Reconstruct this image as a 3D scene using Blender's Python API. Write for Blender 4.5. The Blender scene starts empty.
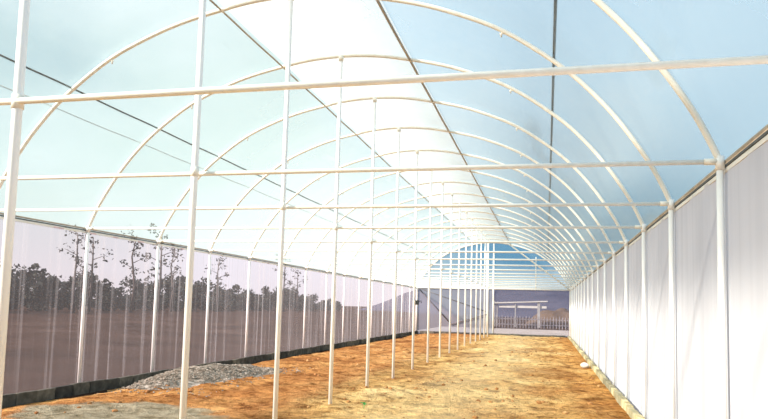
import bpy, bmesh, math, random
from mathutils import Vector, Matrix, noise
random.seed(7)
scn = bpy.context.scene
C = scn.collection
R = math.radians

# ------------------------------------------------------------------ dimensions (metres; X across, Y along the tunnel)
XR, XL = 1.386, -8.06
XC = (XR + XL) / 2
H = 2.865                    # eave height
Y0, S = 3.684, 2.2958        # first hoop, hoop spacing
NH = 18
YE = Y0 + (NH - 1) * S       # end wall
YN = 0.6                     # near end of the films
PROF = [(0, 5.765), (0.6, 5.73), (1.1, 5.64), (1.6, 5.53), (2.1, 5.37), (2.8, 5.06), (3.5, 4.56), (3.9, 4.17),
        (4.2, 3.80), (4.5, 3.34), (4.65, 3.04), (4.723, 2.865)]

def roof_z(u):
    u = abs(u)
    for (a, za), (b, zb) in zip(PROF, PROF[1:]):
        if u <= b:
            return za + (zb - za) * (u - a) / (b - a)
    return H

def roof_curve(u0, u1, off=0.0, n=56):
    """points (x, z) along the roof between two offsets from the ridge, pushed outwards by off"""
    # smooth arc: fitted superellipse-like curve through PROF via Catmull-Rom
    full = [(-u, z) for u, z in reversed(PROF)] + [(u, z) for u, z in PROF[1:]]
    P = [Vector((a, b)) for a, b in full]
    P = [2 * P[0] - P[1]] + P + [2 * P[-1] - P[-2]]
    fine = []
    for i in range(1, len(P) - 2):
        p0, p1, p2, p3 = P[i - 1], P[i], P[i + 1], P[i + 2]
        for k in range(10):
            t = k / 10
            fine.append(0.5 * ((2 * p1) + (p2 - p0) * t + (2 * p0 - 5 * p1 + 4 * p2 - p3) * t * t + (3 * p1 - p0 - 3 * p2 + p3) * t ** 3))
    fine.append(P[-2])
    # smooth a little
    for _ in range(6):
        fine = [fine[0]] + [(fine[i - 1] + fine[i] * 2 + fine[i + 1]) / 4 for i in range(1, len(fine) - 1)] + [fine[-1]]
    out = []
    for i, q in enumerate(fine):
        a = fine[max(0, i - 1)]; b = fine[min(len(fine) - 1, i + 1)]
        t = (b - a).normalized(); nrm = Vector((-t.y, t.x))
        out.append((q, nrm))
    sel = [(q, nr) for q, nr in out if u0 - 1e-6 <= q.x <= u1 + 1e-6]
    def interp(u):
        for (a, na), (b, nb) in zip(out, out[1:]):
            if a.x <= u <= b.x:
                t = (u - a.x) / max(1e-9, b.x - a.x)
                return (a.lerp(b, t), na.lerp(nb, t))
        return out[0] if u < 0 else out[-1]
    if abs(sel[0][0].x - u0) > 0.01: sel = [interp(u0)] + sel
    if abs(sel[-1][0].x - u1) > 0.01: sel = sel + [interp(u1)]
    step = max(1, len(sel) // n)
    keep = sel[::step]
    if keep[-1] is not sel[-1]: keep.append(sel[-1])
    return [(XC + q.x + nr.x * off, q.y + nr.y * off) for q, nr in keep]

# ------------------------------------------------------------------ materials
def new_mat(name):
    m = bpy.data.materials.new(name); m.use_nodes = True
    nt = m.node_tree; nt.nodes.clear()
    out = nt.nodes.new('ShaderNodeOutputMaterial')
    return m, nt, out

def N(nt, t, **kw):
    n = nt.nodes.new(t)
    for k, v in kw.items():
        if k in n.inputs.keys(): n.inputs[k].default_value = v
        else: setattr(n, k, v)
    return n

def L(nt, a, b): nt.links.new(a, b)

def noise_tex(nt, scale, detail=4, stretch=(1, 1, 1), rough=0.55):
    tc = N(nt, 'ShaderNodeNewGeometry')
    mp = N(nt, 'ShaderNodeMapping'); mp.inputs['Scale'].default_value = stretch
    L(nt, tc.outputs['Position'], mp.inputs['Vector'])
    n = N(nt, 'ShaderNodeTexNoise'); n.inputs['Scale'].default_value = scale
    n.inputs['Detail'].default_value = detail; n.inputs['Roughness'].default_value = rough
    L(nt, mp.outputs['Vector'], n.inputs['Vector'])
    return n.outputs['Fac']

def ramp(nt, src, stops):
    r = N(nt, 'ShaderNodeValToRGB')
    el = r.color_ramp.elements
    while len(el) > 1: el.remove(el[0])
    el[0].position = stops[0][0]; el[0].color = (*stops[0][1], 1)
    for p, c in stops[1:]:
        e = el.new(p); e.color = (*c, 1)
    L(nt, src, r.inputs['Fac'])
    return r.outputs['Color']

def mixc(nt, f, a, b, mode='MIX'):
    m = N(nt, 'ShaderNodeMix'); m.data_type = 'RGBA'; m.blend_type = mode
    for s, v in ((m.inputs[0], f), (m.inputs[6], a), (m.inputs[7], b)):
        if isinstance(v, (tuple, list)): s.default_value = (*v[:3], 1)
        elif isinstance(v, (int, float)): s.default_value = v
        else: L(nt, v, s)
    return m.outputs[2]

def math_n(nt, op, a, b=0.5, clamp=False):
    m = N(nt, 'ShaderNodeMath'); m.operation = op; m.use_clamp = clamp
    for s, v in ((m.inputs[0], a), (m.inputs[1], b)):
        if isinstance(v, (int, float)): s.default_value = v
        else: L(nt, v, s)
    return m.outputs[0]

def bump(nt, h, strength, dist):
    b = N(nt, 'ShaderNodeBump'); b.inputs['Strength'].default_value = strength; b.inputs['Distance'].default_value = dist
    L(nt, h, b.inputs['Height']); return b.outputs['Normal']

def solid(name, stops, scale=8, stretch=(1, 1, 1), rough=0.7, metal=0.0, bmp=0.0, bscale=30, spec=0.4):
    m, nt, out = new_mat(name)
    p = N(nt, 'ShaderNodeBsdfPrincipled')
    L(nt, ramp(nt, noise_tex(nt, scale, 5, stretch), stops), p.inputs['Base Color'])
    p.inputs['Roughness'].default_value = rough; p.inputs['Metallic'].default_value = metal
    p.inputs['Specular IOR Level'].default_value = spec
    if bmp: L(nt, bump(nt, noise_tex(nt, bscale, 5), bmp, 0.02), p.inputs['Normal'])
    L(nt, p.outputs[0], out.inputs[0])
    return m

def film(name, color, opac, translucent=0.6, var=0.1, stretch=(1, 1, 1), scale=1.2, tint=(0.97, 0.98, 0.98), streak=None,
         gloss=0.0, folds=None):
    """thin plastic film: part of the light goes straight through, the rest is scattered both ways"""
    m, nt, out = new_mat(name)
    tr = N(nt, 'ShaderNodeBsdfTransparent'); tr.inputs[0].default_value = (*tint, 1)
    df = N(nt, 'ShaderNodeBsdfDiffuse'); df.inputs[0].default_value = (*color, 1)
    tl = N(nt, 'ShaderNodeBsdfTranslucent'); tl.inputs[0].default_value = (*color, 1)
    if folds:                                           # creases slightly darker than the sheet
        fc = ramp(nt, noise_tex(nt, folds[0], 4, folds[1], 0.6), [(0.36, tuple(k * folds[2] for k in color)), (0.56, color)])
        L(nt, fc, df.inputs[0]); L(nt, fc, tl.inputs[0])
    mx = N(nt, 'ShaderNodeMixShader'); mx.inputs[0].default_value = translucent
    L(nt, df.outputs[0], mx.inputs[1]); L(nt, tl.outputs[0], mx.inputs[2])
    n = noise_tex(nt, scale, 4, stretch)
    f = math_n(nt, 'MULTIPLY_ADD', n, var * 2)
    f.node.inputs[2].default_value = opac - var
    if streak:                                          # fine folds hanging in the sheet
        s = noise_tex(nt, streak[0], 3, streak[1], 0.6)
        s2 = ramp(nt, s, [(streak[3], (0, 0, 0)), (streak[3] + 0.12, (1, 1, 1))])
        f = math_n(nt, 'ADD', f, math_n(nt, 'MULTIPLY', s2, streak[2]))
    f = math_n(nt, 'MINIMUM', math_n(nt, 'MAXIMUM', f, 0.02), 0.98)
    # a slanting line of sight crosses more plastic: 1 - (1 - f) ** (1 / cos)
    lw = N(nt, 'ShaderNodeLayerWeight'); lw.inputs['Blend'].default_value = 0.5
    cs = math_n(nt, 'MAXIMUM', math_n(nt, 'SUBTRACT', 1.0, lw.outputs['Facing']), 0.10)
    f = math_n(nt, 'SUBTRACT', 1.0, math_n(nt, 'POWER', math_n(nt, 'SUBTRACT', 1.0, f), math_n(nt, 'DIVIDE', 1.0, cs)))
    m2 = N(nt, 'ShaderNodeMixShader')
    L(nt, f, m2.inputs[0]); L(nt, tr.outputs[0], m2.inputs[1]); L(nt, mx.outputs[0], m2.inputs[2])
    last = m2.outputs[0]
    if gloss:
        gl = N(nt, 'ShaderNodeBsdfGlossy'); gl.inputs['Roughness'].default_value = 0.25
        m3 = N(nt, 'ShaderNodeMixShader'); m3.inputs[0].default_value = gloss
        L(nt, last, m3.inputs[1]); L(nt, gl.outputs[0], m3.inputs[2]); last = m3.outputs[0]
    L(nt, last, out.inputs[0])
    return m

M = {}
M['pipe'] = solid('painted_pipe', [(0.3, (0.84, 0.80, 0.70)), (0.7, (0.93, 0.90, 0.81))], 14, (1, 1, 0.3), 0.45, 0.0)
M['post'] = solid('post_pipe', [(0.25, (0.88, 0.87, 0.83)), (0.7, (0.95, 0.945, 0.92))], 9, (1, 1, 0.25), 0.45, 0.0)
M['steel'] = solid('dull_steel', [(0.3, (0.30, 0.26, 0.21)), (0.7, (0.52, 0.47, 0.39))], 20, (1, .2, 1), 0.5, 0.3)
M['rail'] = solid('eave_rail_metal', [(0.3, (0.33, 0.27, 0.20)), (0.7, (0.60, 0.53, 0.44))], 7, (1, .3, 1), 0.5, 0.2)
M['cable'] = solid('dark_cable', [(0.3, (0.05, 0.06, 0.06)), (0.7, (0.12, 0.13, 0.13))], 20, (1, .3, 1), 0.6)
M['blue_cable'] = solid('blue_rope', [(0.3, (0.06, 0.08, 0.12)), (0.7, (0.12, 0.15, 0.2))], 20, (1, .3, 1), 0.6)
M['thin'] = solid('thin_wire', [(0.3, (0.45, 0.47, 0.46)), (0.7, (0.6, 0.62, 0.6))], 20, (1, .3, 1), 0.5)
M['dark'] = solid('weathered_brace', [(0.3, (0.10, 0.09, 0.10)), (0.7, (0.18, 0.165, 0.17))], 5, rough=0.8)
M['strap'] = solid('pale_strap', [(0.3, (0.80, 0.79, 0.74)), (0.7, (0.9, 0.89, 0.85))], 5, (1, .3, 1), 0.6)
M['block'] = solid('dark_concrete_block', [(0.3, (0.050, 0.050, 0.045)), (0.55, (0.095, 0.095, 0.085)), (0.8, (0.17, 0.165, 0.14))], 7, (1, 1, 1), 0.95, 0, 0.6, 40, 0.1)  # darker concrete tones for the left and end-wall kerbs
M['pale_block'] = solid('pale_concrete_block', [(0.3, (0.26, 0.22, 0.12)), (0.6, (0.45, 0.41, 0.28)), (0.8, (0.58, 0.54, 0.42))], 5, (1, 1, 1), 0.95, 0, 0.5, 40, 0.1)
M['black'] = solid('black_plastic', [(0.3, (0.012, 0.012, 0.012)), (0.7, (0.03, 0.03, 0.03))], 20, rough=0.5)
M['stone'] = solid('white_stone', [(0.3, (0.55, 0.5, 0.42)), (0.6, (0.85, 0.82, 0.75))], 12, rough=0.8, bmp=0.3)
M['gravel'] = solid('grey_gravel', [(0.3, (0.12, 0.095, 0.065)), (0.5, (0.24, 0.21, 0.16)), (0.7, (0.50, 0.46, 0.38))], 9, rough=0.9)
M['clod'] = solid('soil_clod', [(0.3, (0.20, 0.085, 0.03)), (0.55, (0.40, 0.20, 0.075)), (0.75, (0.66, 0.42, 0.19))], 3, rough=0.95, spec=0.1)
M['leaf'] = solid('sprout_leaf', [(0.3, (0.02, 0.25, 0.05)), (0.7, (0.06, 0.45, 0.09))], 20, rough=0.6)
M['foliage'] = solid('far_foliage', [(0.3, (0.018, 0.024, 0.022)), (0.7, (0.05, 0.06, 0.05))], 1.5, rough=0.9, spec=0.05)
M['bark'] = solid('far_bark', [(0.3, (0.05, 0.04, 0.035)), (0.7, (0.1, 0.08, 0.07))], 3, rough=0.9)
M['field'] = solid('ploughed_field', [(0.3, (0.030, 0.019, 0.014)), (0.55, (0.052, 0.032, 0.023)), (0.75, (0.075, 0.05, 0.038))], 0.25, (1, 1, 1), 1.0, spec=0.0)
M['track'] = solid('pale_track', [(0.3, (0.30, 0.25, 0.21)), (0.7, (0.46, 0.39, 0.34))], 0.8, rough=1.0, spec=0.0)
M['hill'] = solid('far_hill', [(0.3, (0.050, 0.055, 0.085)), (0.7, (0.085, 0.085, 0.12))], 0.12, rough=1.0, spec=0.0)
M['shed'] = solid('shed_sheet', [(0.3, (0.45, 0.42, 0.37)), (0.7, (0.6, 0.56, 0.5))], 1.5, rough=0.8)
M['shed_post'] = solid('shed_post', [(0.3, (0.26, 0.245, 0.23)), (0.7, (0.36, 0.34, 0.32))], 3, rough=0.8)
M['mound'] = solid('dirt_mound', [(0.3, (0.08, 0.053, 0.036)), (0.7, (0.14, 0.095, 0.065))], 0.8, rough=1.0, spec=0.0)
M['fence'] = solid('fence_wood', [(0.3, (0.16, 0.14, 0.15)), (0.7, (0.3, 0.26, 0.26))], 2, rough=0.9)

M['roof_film'] = film('roof_film', (0.56, 0.64, 0.635), 0.15, 0.55, 0.05, (1, 1, 1), 0.5, (0.95, 0.99, 0.985),
                      streak=(1.0, (1.2, 0.25, 1.2), 0.10, 0.60), gloss=0.02)
M['strip_film'] = film('ridge_film', (0.97, 0.97, 0.97), 0.55, 0.62, 0.06, (1, 1, 1), 0.8, (1, 1, 1))
M['left_film'] = film('left_wall_film', (0.56, 0.51, 0.55), 0.06, 0.6, 0.02, (1, 1, 1), 0.8, (0.97, 0.84, 0.89),
                      streak=(1.0, (1, 6.0, 0.10), 0.13, 0.54))
M['right_film'] = film('right_wall_film', (0.83, 0.80, 0.825), 0.86, 0.45, 0.03, (1, 1, 1), 1.0, (1, 1, 1), folds=(1.0, (1, 6, 0.10), 0.93),
                       streak=(1.0, (1, 7.0, 0.12), 0.10, 0.55))
M['end_clear'] = film('end_wall_film', (0.32, 0.29, 0.35), 0.22, 0.3, 0.05, (1, 1, 1), 0.8, (0.9, 0.88, 0.95))
M['end_frost'] = film('end_wall_film_frosted', (0.42, 0.43, 0.50), 0.60, 0.4, 0.12, (1, 1, 1), 0.5, (0.9, 0.9, 0.95))
M['gable'] = film('gable_film', (0.5, 0.58, 0.62), 0.20, 0.5, 0.05, (1, 1, 1), 0.5, (0.85, 0.95, 1.0))

# every block a little different
for k in ('block', 'pale_block'):
    nt_ = M[k].node_tree; pr_ = [n for n in nt_.nodes if n.type == 'BSDF_PRINCIPLED'][0]
    src = pr_.inputs['Base Color'].links[0].from_socket
    oi = nt_.nodes.new('ShaderNodeObjectInfo')
    v_ = ramp(nt_, oi.outputs['Random'], [(0.0, (0.6, 0.6, 0.6)), (0.5, (1.0, 0.98, 0.92)), (1.0, (1.6, 1.5, 1.3))])
    nt_.links.new(mixc(nt_, 1.0, src, v_, 'MULTIPLY'), pr_.inputs['Base Color'])

# soil
def soil():
    m, nt, out = new_mat('bare_soil')
    p = N(nt, 'ShaderNodeBsdfPrincipled'); p.inputs['Roughness'].default_value = 0.95
    p.inputs['Specular IOR Level'].default_value = 0.08
    big = noise_tex(nt, 0.55, 5, (1, 0.55, 1), 0.6)
    base = ramp(nt, big, [(0.30, (0.38, 0.19, 0.075)), (0.44, (0.62, 0.35, 0.135)), (0.56, (0.80, 0.52, 0.22)), (0.70, (0.90, 0.69, 0.38))])
    mid = noise_tex(nt, 2.6, 7, (1, 0.8, 1), 0.65)
    spots = ramp(nt, mid, [(0.33, (0.30, 0.20, 0.13)), (0.44, (0.80, 0.74, 0.66)), (0.52, (0.98, 0.97, 0.95)), (0.64, (1.2, 1.2, 1.15))])
    c = mixc(nt, 1.0, base, spots, 'MULTIPLY')
    c = mixc(nt, 1.0, c, ramp(nt, noise_tex(nt, 6.5, 6, (0.7, 1, 1), 0.7), [(0.36, (0.50, 0.40, 0.30)), (0.47, (0.95, 0.93, 0.90)), (0.62, (1.18, 1.18, 1.15))]), 'MULTIPLY')
    geo = N(nt, 'ShaderNodeNewGeometry'); sx = N(nt, 'ShaderNodeSeparateXYZ'); L(nt, geo.outputs['Position'], sx.inputs[0])
    # darker, redder tint towards the left kerb, paler soil along the middle
    w = math_n(nt, 'MULTIPLY_ADD', noise_tex(nt, 0.9, 4), 2.4); w.node.inputs[2].default_value = -1.2
    xs = math_n(nt, 'ADD', sx.outputs[0], w)
    mr = N(nt, 'ShaderNodeMapRange'); L(nt, xs, mr.inputs[0]); mr.inputs[1].default_value = -2.6; mr.inputs[2].default_value = -5.0
    c = mixc(nt, mr.outputs[0], c, mixc(nt, 1.0, c, (0.78, 0.65, 0.54), "MULTIPLY"))
    mr2 = N(nt, 'ShaderNodeMapRange'); L(nt, xs, mr2.inputs[0]); mr2.inputs[1].default_value = -0.2; mr2.inputs[2].default_value = 1.1
    c = mixc(nt, mr2.outputs[0], c, mixc(nt, 1.0, c, (0.86, 0.70, 0.52), 'MULTIPLY'))
    # pale band in the middle of the floor
    mr3 = N(nt, 'ShaderNodeMapRange'); L(nt, math_n(nt, 'ABSOLUTE', math_n(nt, 'ADD', xs, 1.6)), mr3.inputs[0])
    mr3.inputs[1].default_value = 1.5; mr3.inputs[2].default_value = 0.2
    c = mixc(nt, math_n(nt, 'MULTIPLY', mr3.outputs[0], 0.35), c, (0.95, 0.76, 0.42))
    # spilt grey cement / silt close to the camera on the left
    gx = math_n(nt, 'POWER', math_n(nt, 'DIVIDE', math_n(nt, 'ADD', sx.outputs[0], 5.7), 1.5), 2)
    gy = math_n(nt, 'POWER', math_n(nt, 'DIVIDE', math_n(nt, 'ADD', sx.outputs[1], -8.4), 1.15), 2)
    d = math_n(nt, 'ADD', math_n(nt, 'ADD', gx, gy), math_n(nt, 'MULTIPLY', math_n(nt, 'ADD', noise_tex(nt, 1.6, 5), -0.5), 2.2))
    mg = N(nt, 'ShaderNodeMapRange'); L(nt, d, mg.inputs[0]); mg.inputs[1].default_value = 1.15; mg.inputs[2].default_value = 0.75
    grey = ramp(nt, noise_tex(nt, 5, 6), [(0.35, (0.22, 0.19, 0.11)), (0.6, (0.44, 0.40, 0.27))])
    c = mixc(nt, mg.outputs[0], c, grey)
    L(nt, c, p.inputs['Base Color'])
    h = math_n(nt, 'ADD', noise_tex(nt, 5, 8, (1, 1, 1), 0.7), math_n(nt, 'MULTIPLY', noise_tex(nt, 28, 5), 0.25))
    L(nt, bump(nt, h, 1.0, 0.22), p.inputs['Normal'])
    L(nt, p.outputs[0], out.inputs[0])
    return m
M['soil'] = soil()

# ------------------------------------------------------------------ mesh helpers
def obj(name, bm, mat, parent=None, smooth=True, label=None):
    me = bpy.data.meshes.new(name)
    bmesh.ops.recalc_face_normals(bm, faces=bm.faces)
    bm.to_mesh(me); bm.free()
    if smooth:
        for f in me.polygons: f.use_smooth = True
    me.materials.append(mat)
    o = bpy.data.objects.new(name, me); C.objects.link(o)
    if parent: o.parent = parent
    if label: o['label'] = label
    return o

def thing(name, label, cat, loc=(0, 0, 0), group=None):
    o = bpy.data.objects.new(name, None); C.objects.link(o); o.location = loc
    o.empty_display_size = 0.2
    o['label'] = label; o['category'] = cat
    if group: o['group'] = group
    return o

def tag(o, label, cat, group=None, kind=None):
    o['label'] = label; o['category'] = cat
    if group: o['group'] = group
    if kind: o['kind'] = kind
    return o

def struct(o, label=None):
    o['kind'] = 'structure'
    if label: o['label'] = label
    return o

def tube(bm, pts, r, seg=10, caps=True, r2=None):
    pts = [Vector(p) for p in pts]
    rings = []
    t0 = (pts[1] - pts[0]).normalized()
    ref = Vector((0, 0, 1)) if abs(t0.z) < 0.9 else Vector((0, 1, 0))
    nx = t0.cross(ref).normalized()
    for i, p in enumerate(pts):
        a = pts[max(0, i - 1)]; b = pts[min(len(pts) - 1, i + 1)]
        t = (b - a).normalized()
        nx = (nx - t * nx.dot(t)).normalized()
        ny = t.cross(nx)
        rr = r if r2 is None else r + (r2 - r) * i / (len(pts) - 1)
        rings.append([bm.verts.new(p + (nx * math.cos(2 * math.pi * k / seg) + ny * math.sin(2 * math.pi * k / seg)) * rr) for k in range(seg)])
    for a, b in zip(rings, rings[1:]):
        for k in range(seg):
            bm.faces.new((a[k], a[(k + 1) % seg], b[(k + 1) % seg], b[k]))
    if caps:
        bm.faces.new(rings[0]); bm.faces.new(rings[-1])

def box(bm, c, s, bev=0.0, rot=None, jitter=0.0):
    r = bmesh.ops.create_cube(bm, size=1.0)
    vs = r['verts']
    for v in vs:
        v.co = Vector((v.co.x * s[0], v.co.y * s[1], v.co.z * s[2]))
        if jitter: v.co += Vector([random.uniform(-jitter, jitter) for _ in range(3)])
    if bev:
        es = list({e for v in vs for e in v.link_edges})
        rr = bmesh.ops.bevel(bm, geom=es, offset=bev, segments=2, affect='EDGES', profile=0.7)
        vs = list({v for f in rr['faces'] for v in f.verts} | {v for v in vs if v.is_valid})
    Mx = Matrix.Translation(Vector(c)) @ (rot.to_4x4() if rot else Matrix.Identity(4))
    bmesh.ops.transform(bm, matrix=Mx, verts=[v for v in vs if v.is_valid])

def sheet(rows):
    bm = bmesh.new()
    g = [[bm.verts.new(p) for p in row] for row in rows]
    for a, b in zip(g, g[1:]):
        for i in range(len(a) - 1):
            bm.faces.new((a[i], a[i + 1], b[i + 1], b[i]))
    return bm

def frange(a, b, n): return [a + (b - a) * i / (n - 1) for i in range(n)]
def YH(n): return Y0 + n * S + {0: -0.07, 1: 0.05, 2: 0.03}.get(n, 0)
ORD = ['nearest', 'second', 'third', 'fourth', 'fifth', 'sixth', 'seventh', 'eighth', 'ninth', 'tenth', 'eleventh', 'twelfth',
       'thirteenth', 'fourteenth', 'fifteenth', 'sixteenth', 'seventeenth', 'eighteenth']

# ------------------------------------------------------------------ floor (soil) with lumps
def ground_z(x, y):
    v = Vector((x, y, 0))
    z = 0.05 * noise.noise(v * 0.5) + 0.030 * noise.noise(v * 1.7 + Vector((3, 1, 0))) + 0.026 * noise.noise(v * 4.3) + 0.020 * noise.noise(v * 8.0)
    # heaps of loose earth
    for hx, hy, sx, sy, a in ((-2.4, 14.0, 0.9, 0.9, 0.11), (-6.3, 12.0, 1.6, 1.8, 0.05), (-1.0, 26, 1.6, 2.5, 0.08), (-4.6, 15.5, 0.8, 1.2, 0.05),
                              (-3.1, 12.4, 0.5, 0.5, 0.05), (0.7, 11, 0.5, 3, 0.04), (-7.4, 16, 0.5, 5, 0.05), (-5.0, 24, 1.0, 3, 0.07), (-0.2, 36, 1.5, 3, 0.12)):
        z += a * math.exp(-((x - hx) / sx) ** 2 - ((y - hy) / sy) ** 2) * (0.75 + 0.5 * noise.noise(v * 3.1))
    # edges flatten to meet the kerbs
    e = min(1, max(0, (min(x - XL, XR - x)) / 0.5))
    z *= 0.35 + 0.65 * e
    z -= 0.09 * math.exp(-((x - XL - 0.1) / 0.55) ** 2)
    return z

xs = frange(XL - 0.16, XR + 0.16, 104); 
ys = []; y = -0.5
while y < YE + 0.1:
    ys.append(y); y += 0.085 + 0.004 * max(0, y)
ys.append(YE + 0.1)
floor = obj('floor', sheet([[(a, b, ground_z(a, b)) for a in xs] for b in ys]), M['soil'])
struct(floor, 'bare orange-brown soil floor inside the tunnel')

# clods scattered over the floor: nobody could count them
bm = bmesh.new()
def lump(bm, c, r, sub=1, sq=0.7):
    rr = bmesh.ops.create_icosphere(bm, subdivisions=sub, radius=r)
    a = random.uniform(0, 6.28); k1, k2 = random.uniform(0.7, 1.3), random.uniform(0.7, 1.2)
    sd = Vector((random.uniform(0, 50), random.uniform(0, 50), 0))
    for v in rr['verts']:
        f = 1 + 0.35 * noise.noise(v.co / r * 1.1 + sd)
        x_, y_ = v.co.x * k1 * f, v.co.y * k2 * f
        v.co = Vector((c[0] + x_ * math.cos(a) - y_ * math.sin(a), c[1] + x_ * math.sin(a) + y_ * math.cos(a), c[2] + v.co.z * sq * f))
for i in range(450):
    yy = 7 + 33 * random.random() ** 1.5; xx = random.uniform(XL + 0.5, XR - 0.3)
    if random.random() < 0.4:
        hx, hy = random.choice(((-2.5, 14), (-3.2, 11.5), (-0.4, 12), (0.6, 16), (-5, 16), (-1, 26), (-6.5, 11)))
        xx = min(XR - 0.3, max(XL + 0.5, random.gauss(hx, 0.5))); yy = random.gauss(hy, 0.9)
    r = random.choice((0.012, 0.016, 0.02, 0.02, 0.03, 0.04)) * (1 + yy * 0.01)
    lump(bm, (xx, yy, ground_z(xx, yy) + r * 0.2), r)
tag(obj('soil_clods', bm, M['clod'], smooth=False), 'loose orange earth clods strewn over the soil floor', 'earth clods', kind='stuff')

# gravel heap by the left kerb
def gz(x, y):
    d = ((x + 7.05) / 0.85) ** 2 + ((y - 12.9) / 1.9) ** 2
    d2 = ((x + 6.7) / 0.8) ** 2 + ((y - 14.6) / 1.2) ** 2
    return 0.20 * max(0, math.exp(-1.3 * d) - 0.12) + 0.12 * max(0, math.exp(-1.3 * d2) - 0.16)
bm = bmesh.new()
gx_, gy_ = frange(-7.9, -5.6, 40), frange(10.4, 16.4, 70)
g = [[bm.verts.new((a, b, ground_z(a, b) - 0.02 + gz(a, b) * (1 + .3 * noise.noise(Vector((a * 6, b * 6, 0)))))) for a in gx_] for b in gy_]
for a, b in zip(g, g[1:]):
    for i in range(len(a) - 1):
        if gz(a[i].co.x, a[i].co.y) > 0.004: bm.faces.new((a[i], a[i + 1], b[i + 1], b[i]))
for v in [v for v in bm.verts if not v.link_faces]: bm.verts.remove(v)
n = 0
while n < 3600:
    xx, yy = random.uniform(-7.85, -5.6), random.uniform(10.4, 16.4)
    if random.random() * 0.16 > gz(xx, yy) + 0.006: continue
    lump(bm, (xx, yy, ground_z(xx, yy) + gz(xx, yy)), random.uniform(0.010, 0.026)); n += 1
tag(obj('gravel_heap', bm, M['gravel'], smooth=False), 'low spread heap of grey gravel beside the dark left kerb', 'gravel', kind='stuff')

# ------------------------------------------------------------------ kerb blocks
def block_mesh(w, l, h, mat):
    bm = bmesh.new()
    box(bm, (0, 0, 0), (w, l, h), 0.012, jitter=0.006)
    o = obj('kerb_block', bm, mat, smooth=False)
    return o
def lay(proto, x, y_a, y_b, step, zc, label, group, along='y', fixed=0):
    first = True
    k = y_a
    while k + step <= y_b:
        o = proto if first else proto.copy()
        if not first: C.objects.link(o)
        first = False
        c = k + step / 2
        if along == 'y':
            o.location = (x + random.uniform(-.008, .008), c, zc + random.uniform(-.012, .012))
            o.rotation_euler = (random.uniform(-.012, .012), random.uniform(-.02, .02), random.uniform(-.015, .015))
        else:
            o.location = (c, x + random.uniform(-.005, .005), zc + random.uniform(-.01, .01))
            o.rotation_euler = (0, 0, math.pi / 2)
        tag(o, label, 'kerb block', group)
        k += step
p = block_mesh(0.11, 0.420, 0.36, M['block'])
lay(p, XL + 0.125, 7.6, YE - 0.1, 0.435, -0.06, 'dark concrete block in the kerb row under the left film wall', 'dark kerb blocks along the left film wall')
p = block_mesh(0.10, 0.425, 0.24, M['pale_block'])
lay(p, XR - 0.085, 8.5, YE - 0.1, 0.435, 0.0, 'pale sandy concrete block in the kerb row under the bright right film wall', 'pale kerb blocks along the right film wall')
p = block_mesh(0.12, 0.46, 0.22, M['block'])
lay(p, YE - 0.10, XL + 0.25, XR - 0.2, 0.47, 0.0, 'dark block at the foot of the far end wall', 'dark blocks along the end wall', along='x')

# ------------------------------------------------------------------ hoops: arch, two side posts, tie bar, clamps
ARC = roof_curve(-4.723, 4.723, 0, 90)
def make_hoop():
    t = thing('pipe_hoop', 'x', 'hoop', (XC, 0, 0), 'pipe hoops spanning the tunnel')
    dx = -XC
    bm = bmesh.new(); tube(bm, [(x + dx, 0, z) for x, z in ARC], 0.029, 10); obj('arch', bm, M['pipe'], t)
    for sx in (XL, XR):
        bm = bmesh.new(); tube(bm, [(sx + dx, 0, -0.15), (sx + dx, 0, H + 0.03)], 0.029, 12)
        # clamp sleeve where post and arch meet
        tube(bm, [(sx + dx, 0, H - 0.07), (sx + dx, 0, H + 0.045)], 0.037, 12)
        obj('side_post', bm, M['post'], t)
    bm = bmesh.new(); tube(bm, [(XL + dx, 0, H), (XR + dx, 0, H)], 0.021, 10)
    for sx, s in ((XL, 1), (XR, -1)): tube(bm, [(sx + dx + s * 0.02, 0, H), (sx + dx + s * 0.12, 0, H)], 0.027, 10)
    obj('tie_bar', bm, M['pipe'], t)
    for u in (-2.78, 2.78):
        z = roof_z(u)
        bm = bmesh.new(); tube(bm, [(u, 0, z + 0.02), (u * 0.995, 0, z - 0.085)], 0.011, 8)
        tube(bm, [(u - 0.035, 0, z - 0.045), (u + 0.035, 0, z - 0.045)], 0.008, 8)
        obj('clamp', bm, M['pipe'], t)
    return t
def copy_tree(o):
    c = o.copy(); C.objects.link(c)
    for ch in list(o.children):
        d = ch.copy(); C.objects.link(d); d.parent = c
    return c
hoop = make_hoop()
for n in range(NH - 1):
    o = hoop if n == 0 else copy_tree(hoop)
    o.location = (XC, YH(n), 0)
    if n == 0:
        o['label'] = 'nearest pipe hoop, whose thick pale tie bar crosses highest in the view'
    else:
        o['label'] = ORD[n] + ' white pipe hoop from the camera, with wall posts and tie bar'

# centre posts
def make_post():
    t = thing('center_post', 'x', 'post', (0, 0, 0), 'posts down the middle of the tunnel')
    bm = bmesh.new(); tube(bm, [(0, 0, -0.2), (0, 0, 5.74)], 0.032, 12); obj('pole', bm, M['post'], t)
    bm = bmesh.new(); tube(bm, [(0, 0, 5.66), (0, 0, 5.755)], 0.042, 12)
    obj('top_collar', bm, M['pipe'], t)
    bm = bmesh.new(); tube(bm, [(0, 0, H - 0.045), (0, 0, H + 0.045)], 0.040, 12)
    obj('bar_clamp', bm, M['pipe'], t)
    return t
post = make_post()
for n in range(NH - 1):
    o = post if n == 0 else copy_tree(post)
    o.location = (XC - 0.02, Y0 + n * S - 0.052, 0)
    o['label'] = ('thick nearest white upright post at the edge of the view, standing in the soil' if n == 0 else
                  ORD[n] + ' white upright post from the camera in the middle row')

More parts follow.
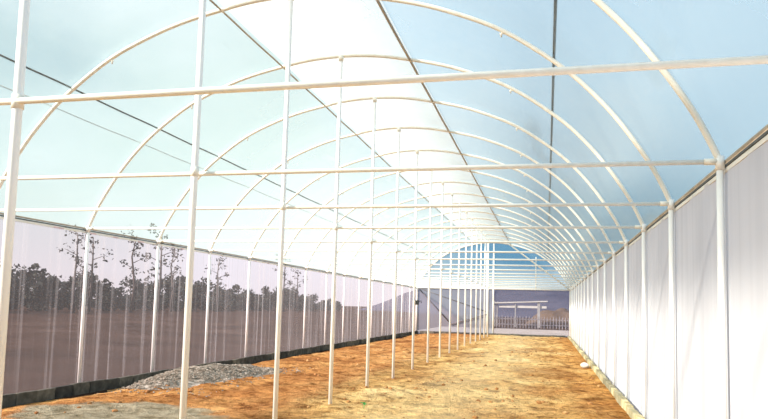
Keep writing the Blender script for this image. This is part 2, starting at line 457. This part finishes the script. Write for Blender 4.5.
# little black switch box strapped to the seventh centre post
px, py = XC - 0.02, YH(6) - 0.052
t = thing('switch_box', 'small black control box fixed on a white middle post near the far left corner', 'control box', (px, py, 1.72))
bm = bmesh.new(); box(bm, (0.085, -0.01, 0), (0.09, 0.07, 0.12), 0.010); obj('body', bm, M['black'], t, smooth=False)
bm = bmesh.new(); tube(bm, [(0.12, -0.01, 0.03), (0.19, -0.01, 0.045), (0.195, -0.01, -0.01)], 0.010, 8); obj('lever', bm, M['black'], t)
bm = bmesh.new(); box(bm, (0.035, 0, 0.0), (0.02, 0.08, 0.10), 0.003); obj('bracket', bm, M['steel'], t, smooth=False)

# ------------------------------------------------------------------ eave rails
def rail(x, s, label, r=0.026):
    t = thing('eave_rail', label, 'rail', (x, YN, H))
    bm = bmesh.new(); tube(bm, [(0, 0, 0), (0, YE - YN, 0)], r, 10); obj('pipe', bm, M['rail'], t)
    bm = bmesh.new(); box(bm, (-s * 0.012, (YE - YN) / 2, -0.035), (0.02, YE - YN, 0.02)); obj('clip_channel', bm, M['cable'], t, smooth=False)
    bm = bmesh.new(); box(bm, (-s * 0.010, (YE - YN) / 2, -0.068), (0.012, YE - YN, 0.035)); obj('film_hem', bm, M['strap'], t, smooth=False)
    return t
rail(XL - 0.062, -1, 'long thin dark rail along the top of the grey left film wall', 0.015)
rail(XR + 0.062, 1, 'long brown metal rail along the top of the white right film wall')

# ------------------------------------------------------------------ films
NL = frange(YN, YE, 90)
def wr(x, y, z, a=0.010):
    """slack between hoops"""
    ph = (y - Y0) / S
    return -a * 1.5 * (1 - math.cos(2 * math.pi * ph)) * 0.5 + a * 0.5 * noise.noise(Vector((x * 1.5, y * 1.5, z * 1.5)))
def roof_part(name, u0, u1, off, mat, ya=YN, yb=YE + 0.04, n=40):
    cur = roof_curve(u0, u1, off, n)
    rows = []
    for y in NL:
        yy = ya + (yb - ya) * (y - YN) / (YE - YN)
        rows.append([(x, yy, z + wr(x, yy, z)) for x, z in cur])
    return obj(name, sheet(rows), mat)
struct(roof_part('ceiling', -4.723, 4.723, 0.060, M['roof_film']), 'clear curved plastic film roof')
tag(roof_part('ridge_sheet', -1.06, 1.14, 0.075, M['strip_film'], n=16), 'wide milky white film strip running along the ridge of the roof', 'roof sheet')

def wall_rows(x, z0, z1, amp):
    rows = []
    for i in range(601):
        y = YN + (YE - YN) * i / 600
        rows.append([(x + amp * noise.noise(Vector((0.3 * z, y * 3.2, 0))) + amp * 0.5 * noise.noise(Vector((0.2 * z, y * 8, 5))), y, z) for z in frange(z0, z1, 7)])
    return sheet(rows)
struct(obj('wall_left', wall_rows(XL - 0.050, -0.1, H - 0.06, 0.012), M['left_film']), 'greyish lilac translucent film wall with trees showing through')
struct(obj('wall_right', wall_rows(XR + 0.050, -0.1, H - 0.06, 0.012), M['right_film']), 'bright white film wall with faint vertical folds')

# end wall: frosted half, clear half, clear gable
XD = -3.28
def flat(x0, x1, z0, z1, y, nx=24, nz=10, a=0.012):
    return sheet([[(x, y + a * noise.noise(Vector((x * 2, z * .6, 3))), z) for x in frange(x0, x1, nx)] for z in frange(z0, z1, nz)])
YW = YE + 0.05
struct(obj('wall_back', flat(XL, XD, -0.1, H, YW), M['end_frost']), 'frosted film half of the far end wall')
struct(obj('wall_back', flat(XD, XR, -0.1, H, YW), M['end_clear']), 'clearer film half of the far end wall showing a shed outside')
bm = bmesh.new()
top = [bm.verts.new((x, YW, z)) for x, z in roof_curve(-4.723, 4.723, 0.03, 60)]
bm.faces.new(top)
struct(obj('wall_back', bm, M['gable'], smooth=False), 'clear gable film with blue sky behind')

# end frame
t = thing('end_frame', 'farthest pipe frame closing the tunnel, with arch, door post and sloping braces', 'frame', (XC, YE, 0))
def part(name, pts, r, mat, off=(0, 0, 0)):
    bm = bmesh.new(); tube(bm, [(p[0] - XC + off[0], off[1], p[1]) for p in pts], r, 10); return obj(name, bm, mat, t)
part('arch', ARC, 0.045, M['pipe'])
part('side_post', [(XL, -0.1), (XL, H)], 0.05, M['pipe']); part('side_post', [(XR, -0.1), (XR, H)], 0.04, M['pipe'])
part('tie_bar', [(XL, H), (XR, H)], 0.045, M['pipe'])
part('door_post', [(-3.62, -0.1), (-3.62, 5.7)], 0.05, M['post']); part('door_post', [(-3.22, -0.1), (-3.22, 5.7)], 0.05, M['post'])
part('gable_post', [(-0.65, H), (-0.65, 4.86)], 0.03, M['pipe'])
part('brace', [(-7.98, 2.82), (-5.84, 0.6)], 0.028, M['dark'], (0, -0.03, 0))
part('brace', [(-5.84, 0.6), (-3.62, 1.25)], 0.028, M['dark'], (0, -0.03, 0))
part('brace', [(-2.3, 5.66), (1.36, 2.9)], 0.05, M['pipe'], (0, -0.05, 0))
part('brace', [(-7.98, 2.84), (-3.62, 1.42)], 0.024, M['dark'], (0, 0.02, 0))

# ------------------------------------------------------------------ roof cables and lock rails
def along_roof(name, u, off, r, mat, label, cat, ya=YN, yb=YE):
    bm = bmesh.new()
    x, z = [q for q in roof_curve(u, u + 0.05, off, 4)][0]
    pts = [(x, y, z + wr(x, y, z) * 0.6) for y in frange(ya, yb, 80)]
    tube(bm, pts, r, 8)
    return tag(obj(name, bm, mat), label, cat)
along_roof('lock_rail', -1.08, 0.0, 0.014, M['steel'], 'thin brown rail along the left edge of the white ridge strip', 'rail')
along_roof('lock_rail', 1.14, 0.0, 0.021, M['steel'], 'thicker dark rail along the right edge of the white ridge strip', 'rail')
along_roof('roof_cable', -3.42, 0.078, 0.014, M['cable'], 'dark cable stretched lengthwise over the left roof film', 'cable')
along_roof('roof_cable', -3.72, 0.085, 0.007, M['thin'], 'faint thin wire below the dark cable on the left roof film', 'wire')
along_roof('roof_cable', 3.36, 0.078, 0.017, M['blue_cable'], 'blue-black rope on the right roof film, running straight away overhead', 'rope')

# ------------------------------------------------------------------ small things on the floor
bm = bmesh.new()
rr = bmesh.ops.create_icosphere(bm, subdivisions=3, radius=0.1)
for v in rr['verts']:
    f = 1 + 0.22 * noise.noise(v.co * 9)
    v.co = Vector((v.co.x * 1.25 * f, v.co.y * 0.9 * f, v.co.z * 0.85 * f))
o = obj('rock', bm, M['stone']); o.location = (1.07, 20.4, ground_z(1.07, 20.4) + 0.075)
tag(o, 'single white rock on the soil beside the right kerb', 'rock')

t = thing('seedling', 'tiny bright green seedling in the soil near the middle posts', 'plant', (-2.7, 10.15, ground_z(-2.7, 10.15)))
bm = bmesh.new(); tube(bm, [(0, 0, -0.01), (0.004, 0, 0.05), (0.0, 0.004, 0.09)], 0.005, 6); obj('stem', bm, M['leaf'], t)
for k in range(6):
    a = k * 1.05 + 0.3; bm = bmesh.new(); l = 0.07 if k % 2 else 0.055
    d = Vector((math.cos(a), math.sin(a), 0)); s = Vector((-d.y, d.x, 0)); b0 = Vector((0, 0, 0.04 + 0.008 * k))
    ring = []
    P = [b0, b0 + d * l * .5 + s * .02 + Vector((0, 0, .03)), b0 + d * l + Vector((0, 0, .025)), b0 + d * l * .5 - s * .02 + Vector((0, 0, .03)), b0 + d * l * .5 + Vector((0, 0, .022))]
    vs = [bm.verts.new(q) for q in P]
    for i in range(4): bm.faces.new((vs[i], vs[(i + 1) % 4], vs[4]))
    obj('leaf', bm, M['leaf'], t)

# ------------------------------------------------------------------ outside
bm = bmesh.new()
def ring_ground():
    rows = []
    lift = lambda x: 0.62 * min(1, max(0, (-12 - x) / 24))
    for y in [-200, -60, -20, -2, 10, 20, 30, YE + .3, 50, 60, 80, 100, 140, 200, 400, 900]:
        rows.append([(x, y, -0.07 if (XL - 3 < x < XR + 3 and y < YE + 5) else -0.10 + lift(x)) for x in
                     [-900, -400, -200, -120, -80, -60, -45, -36, -30, -20, -12, XL - .3, -6, -3, 0, XR + .3, 5, 10, 20, 40, 80, 200, 500, 900]])
    return sheet(rows)
struct(obj('ground', ring_ground(), M['field'], smooth=False), 'dark brown open field outside the tunnel')
# pale track past the end wall
bm = sheet([[(x, y + 0.5 * noise.noise(Vector((x * .2, y, 0))), -0.05) for x in frange(-9, 30, 40)] for y in (46.0, 50, 55, 60)])
struct(obj('path', bm, M['track']), 'pale dirt track behind the end wall')

# hill range beyond the end
def hill_rows():
    rows = []
    for j in range(24):
        v = j / 23; y = 150 + 90 * v
        rows.append([(x, y, -0.3 + min(1, (x + 50) / 12, (75 - x) / 12) * (1 - (1 - v) ** 2) * (9.5 + 3.0 * noise.noise(Vector((x * .012, 4.2, 0))) + 0.9 * noise.noise(Vector((x * .07, v * 3, 0))))) for x in frange(-50, 75, 90)])
    return rows
struct(obj('hill', sheet(hill_rows()), M['hill']), 'low dark bluish hillside beyond the end wall')

# shed outside the end wall: thin roof on posts
t = thing('open_shed', 'open shed with a thin pale roof on posts, seen through the far end film', 'shed', (-2.6, 70, -0.1))
bm = bmesh.new(); box(bm, (0, 0, 2.45), (5.4, 3.6, 0.10), rot=Matrix.Rotation(R(-3), 3, 'Y')); 
for k in range(27): box(bm, (-2.6 + k * 0.2, 0, 2.51 + (k - 13) * 0.2 * 0.052), (0.04, 3.6, 0.03))
obj('roof', bm, M['shed'], t, smooth=False)
for (x, y) in ((-2.4, -1.6), (1.85, -1.6), (-2.4, 1.6), (1.85, 1.6), (-0.4, -1.6)):
    bm = bmesh.new(); box(bm, (x, y, 1.25), ((0.26 if x > 1 and y < 0 else 0.10), 0.12, 2.5)); obj('post', bm, M['shed_post'], t, smooth=False)
bm = bmesh.new(); box(bm, (0.3, -1.5, 2.0), (4.6, .08, 0.22)); obj('beam', bm, M['shed'], t, smooth=False)

t = thing('picket_fence', 'rough fence of upright stakes beneath the shed beyond the end wall', 'fence', (-1.5, 64, -0.1))
bm = bmesh.new()
for k in range(44):
    box(bm, (-6 + k * 0.27, random.uniform(-.03, .03), 0.55), (0.07, 0.05, 1.1 + random.uniform(-.1, .12)), rot=Matrix.Rotation(random.uniform(-.05, .05), 3, 'Y'))
obj('stakes', bm, M['fence'], t, smooth=False)
for z in (0.35, 0.85):
    bm = bmesh.new(); box(bm, (-.2, 0.05, z), (11.8, 0.04, 0.07)); obj('rail', bm, M['fence'], t, smooth=False)

bm = bmesh.new()
rows = [[(1.2 + 3.6 * u, 76 + 2.5 * v, -0.15 + 1.9 * max(0, (1 - u * u) * (1 - v * v)) ** 0.8 * (1 + .25 * noise.noise(Vector((u * 3, v * 3, 0))))) for u in frange(-1, 1, 30)] for v in frange(-1, 1, 20)]
bm.free(); tag(obj('dirt_mound', sheet(rows), M['mound']), 'brown dirt mound outside behind the shed post', 'mound')

# trees along the far side of the left field
def crown(bm, c, rad, n, leaf, squash=1.0):
    for _ in range(n):
        d = Vector((random.gauss(0, 1), random.gauss(0, 1), random.gauss(0, 1))).normalized() * (random.random() ** 0.4)
        p = Vector(c) + Vector((d.x * rad, d.y * rad, d.z * rad * squash))
        a, b = Vector((random.gauss(0, 1), random.gauss(0, 1), random.gauss(0, 1))).normalized(), Vector((random.gauss(0, 1), random.gauss(0, 1), random.gauss(0, 1))).normalized()
        b = (b - a * a.dot(b)).normalized(); s = leaf * random.uniform(.6, 1.3)
        bm.faces.new([bm.verts.new(p + a * s), bm.verts.new(p + b * s * .6), bm.verts.new(p - a * s), bm.verts.new(p - b * s * .6)])
def bush_tree(hh):
    t = thing('tree', 'x', 'tree', (0, 0, 0), 'trees across the left field')
    bm = bmesh.new(); tube(bm, [(0, 0, 0), (0.05, 0.02, hh * .4), (0, 0, hh * .75)], 0.13, 6, r2=0.04)
    obj('trunk', bm, M['bark'], t)
    bm = bmesh.new()
    for _ in range(11):
        q = (random.uniform(-1.2, 1.2), random.uniform(-1.2, 1.2), random.uniform(0.18, 0.86) * hh)
        crown(bm, q, random.uniform(.55, 0.95), 90, 0.22)
    obj('crown', bm, M['foliage'], t, smooth=False)
    return t
def tall_tree(hh):
    t = thing('tree', 'x', 'tree', (0, 0, 0), 'tall thin trees across the left field')
    bm = bmesh.new(); tube(bm, [(0, 0, 0), (0.15, 0.1, hh * .35), (-.05, -.15, hh * .7), (0.1, 0.1, hh * .97)], 0.12, 6, r2=0.03)
    cl = []
    for k in range(9):
        z = hh * (0.35 + 0.62 * k / 8); a = random.uniform(0, 6.28); l = random.uniform(.3, 1.0)
        e = (math.cos(a) * l, math.sin(a) * l, z + 0.25)
        tube(bm, [(0, 0, z - .25), e], 0.04, 5, r2=0.015); cl.append(e)
    obj('trunk', bm, M['bark'], t)
    bm = bmesh.new()
    for e in cl: crown(bm, e, random.uniform(.3, .65), 20, 0.13)
    obj('crown', bm, M['foliage'], t, smooth=False)
    return t
protos = [bush_tree(2.9), bush_tree(3.4), bush_tree(4.0)]
used = set()
for row, y in ((-38.5, 33.0), (-43.5, 37.0)):
    while y < 126:
        i = random.choice((0, 1, 1, 2)); pr = protos[i]
        o = pr if i not in used else copy_tree(pr); used.add(i)
        s = random.uniform(0.85, 1.08) * (1 if y < 100 else 1.0 - (y - 100) * 0.012) * (1 if row > -40 else 1.08)
        o.location = (row + random.uniform(-.4, .4), y, 0.5); o.rotation_euler = (0, 0, random.uniform(0, 6.28)); o.scale = (s, s, s * random.uniform(0.72, 0.98))
        o['label'] = 'dark bushy tree in the tree row seen through the left film wall'
        y += random.uniform(4.3, 4.8)
tp = [tall_tree(7.0), tall_tree(6.2)]
spots = [(50.5, 0, 'thin tall tree rising above the row, nearest the front post at the left'), (52.5, 1, 'shorter thin tree just behind the leftmost tall one'),
         (58.8, 0, 'tall thin-branched tree standing highest beyond the left film wall'), (63.5, 1, 'tall ragged tree beside the highest one past the left film'),
         (66.0, 1, 'ragged thin tree immediately right of the pair of tallest trees'), (76.6, 1, 'thin tree between two wall posts halfway along the left film'),
         (98.5, 0, 'tall narrow tree farther along the left film wall'), (104.0, 1, 'last thin tall tree toward the far end of the left film')]
seen = set()
for y, i, lab in spots:
    o = tp[i] if i not in seen else copy_tree(tp[i]); seen.add(i)
    s = {50.5: .98, 58.8: 1.08, 63.5: 1.32, 66: 1.1, 98.5: 1.18}.get(y, 1.05)
    o.location = (-35.5, y * 36 / 40, 0.47); o.rotation_euler = (0, 0, y * 1.7); o.scale = (s * 1.05, s * 1.05, s * 0.93); o['label'] = lab

# ------------------------------------------------------------------ world
w = bpy.data.worlds.new('sky'); scn.world = w; w.use_nodes = True
nt = w.node_tree; nt.nodes.clear()
out = N(nt, 'ShaderNodeOutputWorld'); bg = N(nt, 'ShaderNodeBackground')
tc = N(nt, 'ShaderNodeTexCoord'); sp = N(nt, 'ShaderNodeSeparateXYZ'); L(nt, tc.outputs['Generated'], sp.inputs[0])
sky = ramp(nt, sp.outputs[2], [(0.0, (0.62, 0.66, 0.68)), (0.040, (0.58, 0.66, 0.70)), (0.065, (0.08, 0.25, 0.40)), (0.13, (0.14, 0.34, 0.50)), (0.20, (0.46, 0.65, 0.80)), (0.32, (0.56, 0.75, 0.90)), (0.8, (0.50, 0.68, 0.88))])
# whiter, hazier sky towards the left
hz = N(nt, 'ShaderNodeMapRange'); L(nt, math_n(nt, 'ADD', sp.outputs[0], math_n(nt, 'MULTIPLY', sp.outputs[2], 0.5)), hz.inputs[0])
hz.inputs[1].default_value = -0.05; hz.inputs[2].default_value = -0.20
hzc = ramp(nt, sp.outputs[2], [(0.0, (0.66, 0.68, 0.69)), (0.10, (0.58, 0.67, 0.67)), (0.19, (0.53, 0.665, 0.665)), (0.5, (0.49, 0.63, 0.65))])
sky = mixc(nt, hz.outputs[0], sky, hzc)
# grey-blue bank of cloud high on the far left
hb = N(nt, 'ShaderNodeMapRange'); L(nt, sp.outputs[0], hb.inputs[0]); hb.inputs[1].default_value = -0.44; hb.inputs[2].default_value = -0.70
he = N(nt, 'ShaderNodeMapRange'); L(nt, sp.outputs[2], he.inputs[0]); he.inputs[1].default_value = 0.14; he.inputs[2].default_value = 0.30
nb = N(nt, 'ShaderNodeTexNoise'); nb.inputs['Scale'].default_value = 4.5; nb.inputs['Detail'].default_value = 4; L(nt, tc.outputs['Generated'], nb.inputs[0])
nr = ramp(nt, nb.outputs['Fac'], [(0.35, (0.3, 0.3, 0.3)), (0.62, (1, 1, 1))]); nbw = N(nt, 'ShaderNodeRGBToBW'); L(nt, nr, nbw.inputs[0])
sky = mixc(nt, math_n(nt, 'MULTIPLY', math_n(nt, 'MULTIPLY', hb.outputs[0], he.outputs[0]), nbw.outputs[0]), sky, (0.22, 0.37, 0.48))
mp = N(nt, 'ShaderNodeMapping'); mp.inputs['Scale'].default_value = (1.3, 1.3, 2.6); L(nt, tc.outputs['Generated'], mp.inputs[0])
nz = N(nt, 'ShaderNodeTexNoise'); nz.inputs['Scale'].default_value = 2.2; nz.inputs['Detail'].default_value = 5; L(nt, mp.outputs[0], nz.inputs[0])
cl = ramp(nt, nz.outputs['Fac'], [(0.46, (0, 0, 0)), (0.70, (1, 1, 1))])
cl2 = N(nt, 'ShaderNodeRGBToBW'); L(nt, cl, cl2.inputs[0])
sky = mixc(nt, math_n(nt, 'MULTIPLY', cl2.outputs[0], 0.6), sky, (0.76, 0.84, 0.90))
L(nt, sky, bg.inputs[0]); bg.inputs[1].default_value = 1.0
L(nt, bg.outputs[0], out.inputs[0])

sd = bpy.data.lights.new('sun', 'SUN'); sd.energy = 8.5; sd.angle = R(4); sd.color = (1.0, 0.93, 0.82)
so = bpy.data.objects.new('sun', sd); C.objects.link(so)
SE, SA = R(29), R(34)
d = Vector((math.cos(SE) * math.cos(SA), math.cos(SE) * math.sin(SA), -math.sin(SE)))   # travels to the right, slightly away
so.rotation_euler = d.to_track_quat('-Z', 'Y').to_euler()

# ------------------------------------------------------------------ camera
cd = bpy.data.cameras.new('camera'); co = bpy.data.objects.new('camera', cd); C.objects.link(co)
r_ = Vector((0.971103, 0.2372441, 0.02596557)); u_ = Vector((-0.00585262, -0.08509147, 0.99635595)); f_ = Vector((-0.23858902, 0.96771622, 0.08124408))
co.matrix_world = Matrix(((r_.x, u_.x, -f_.x, 0), (r_.y, u_.y, -f_.y, 0), (r_.z, u_.z, -f_.z, 1.6), (0, 0, 0, 1)))
cd.sensor_width = 36; cd.lens = 677.418 * 36 / 768
cd.shift_x = (384 - 380.488) / 768; cd.shift_y = (250.951 - 209.5) / 768
cd.clip_end = 2000
scn.camera = co

scn.view_settings.view_transform = 'Standard'
scn.view_settings.look = 'None'
scn.view_settings.exposure = 0.35
scn.cycles.transparent_max_bounces = 24
scn.cycles.max_bounces = 10
scn.cycles.diffuse_bounces = 5
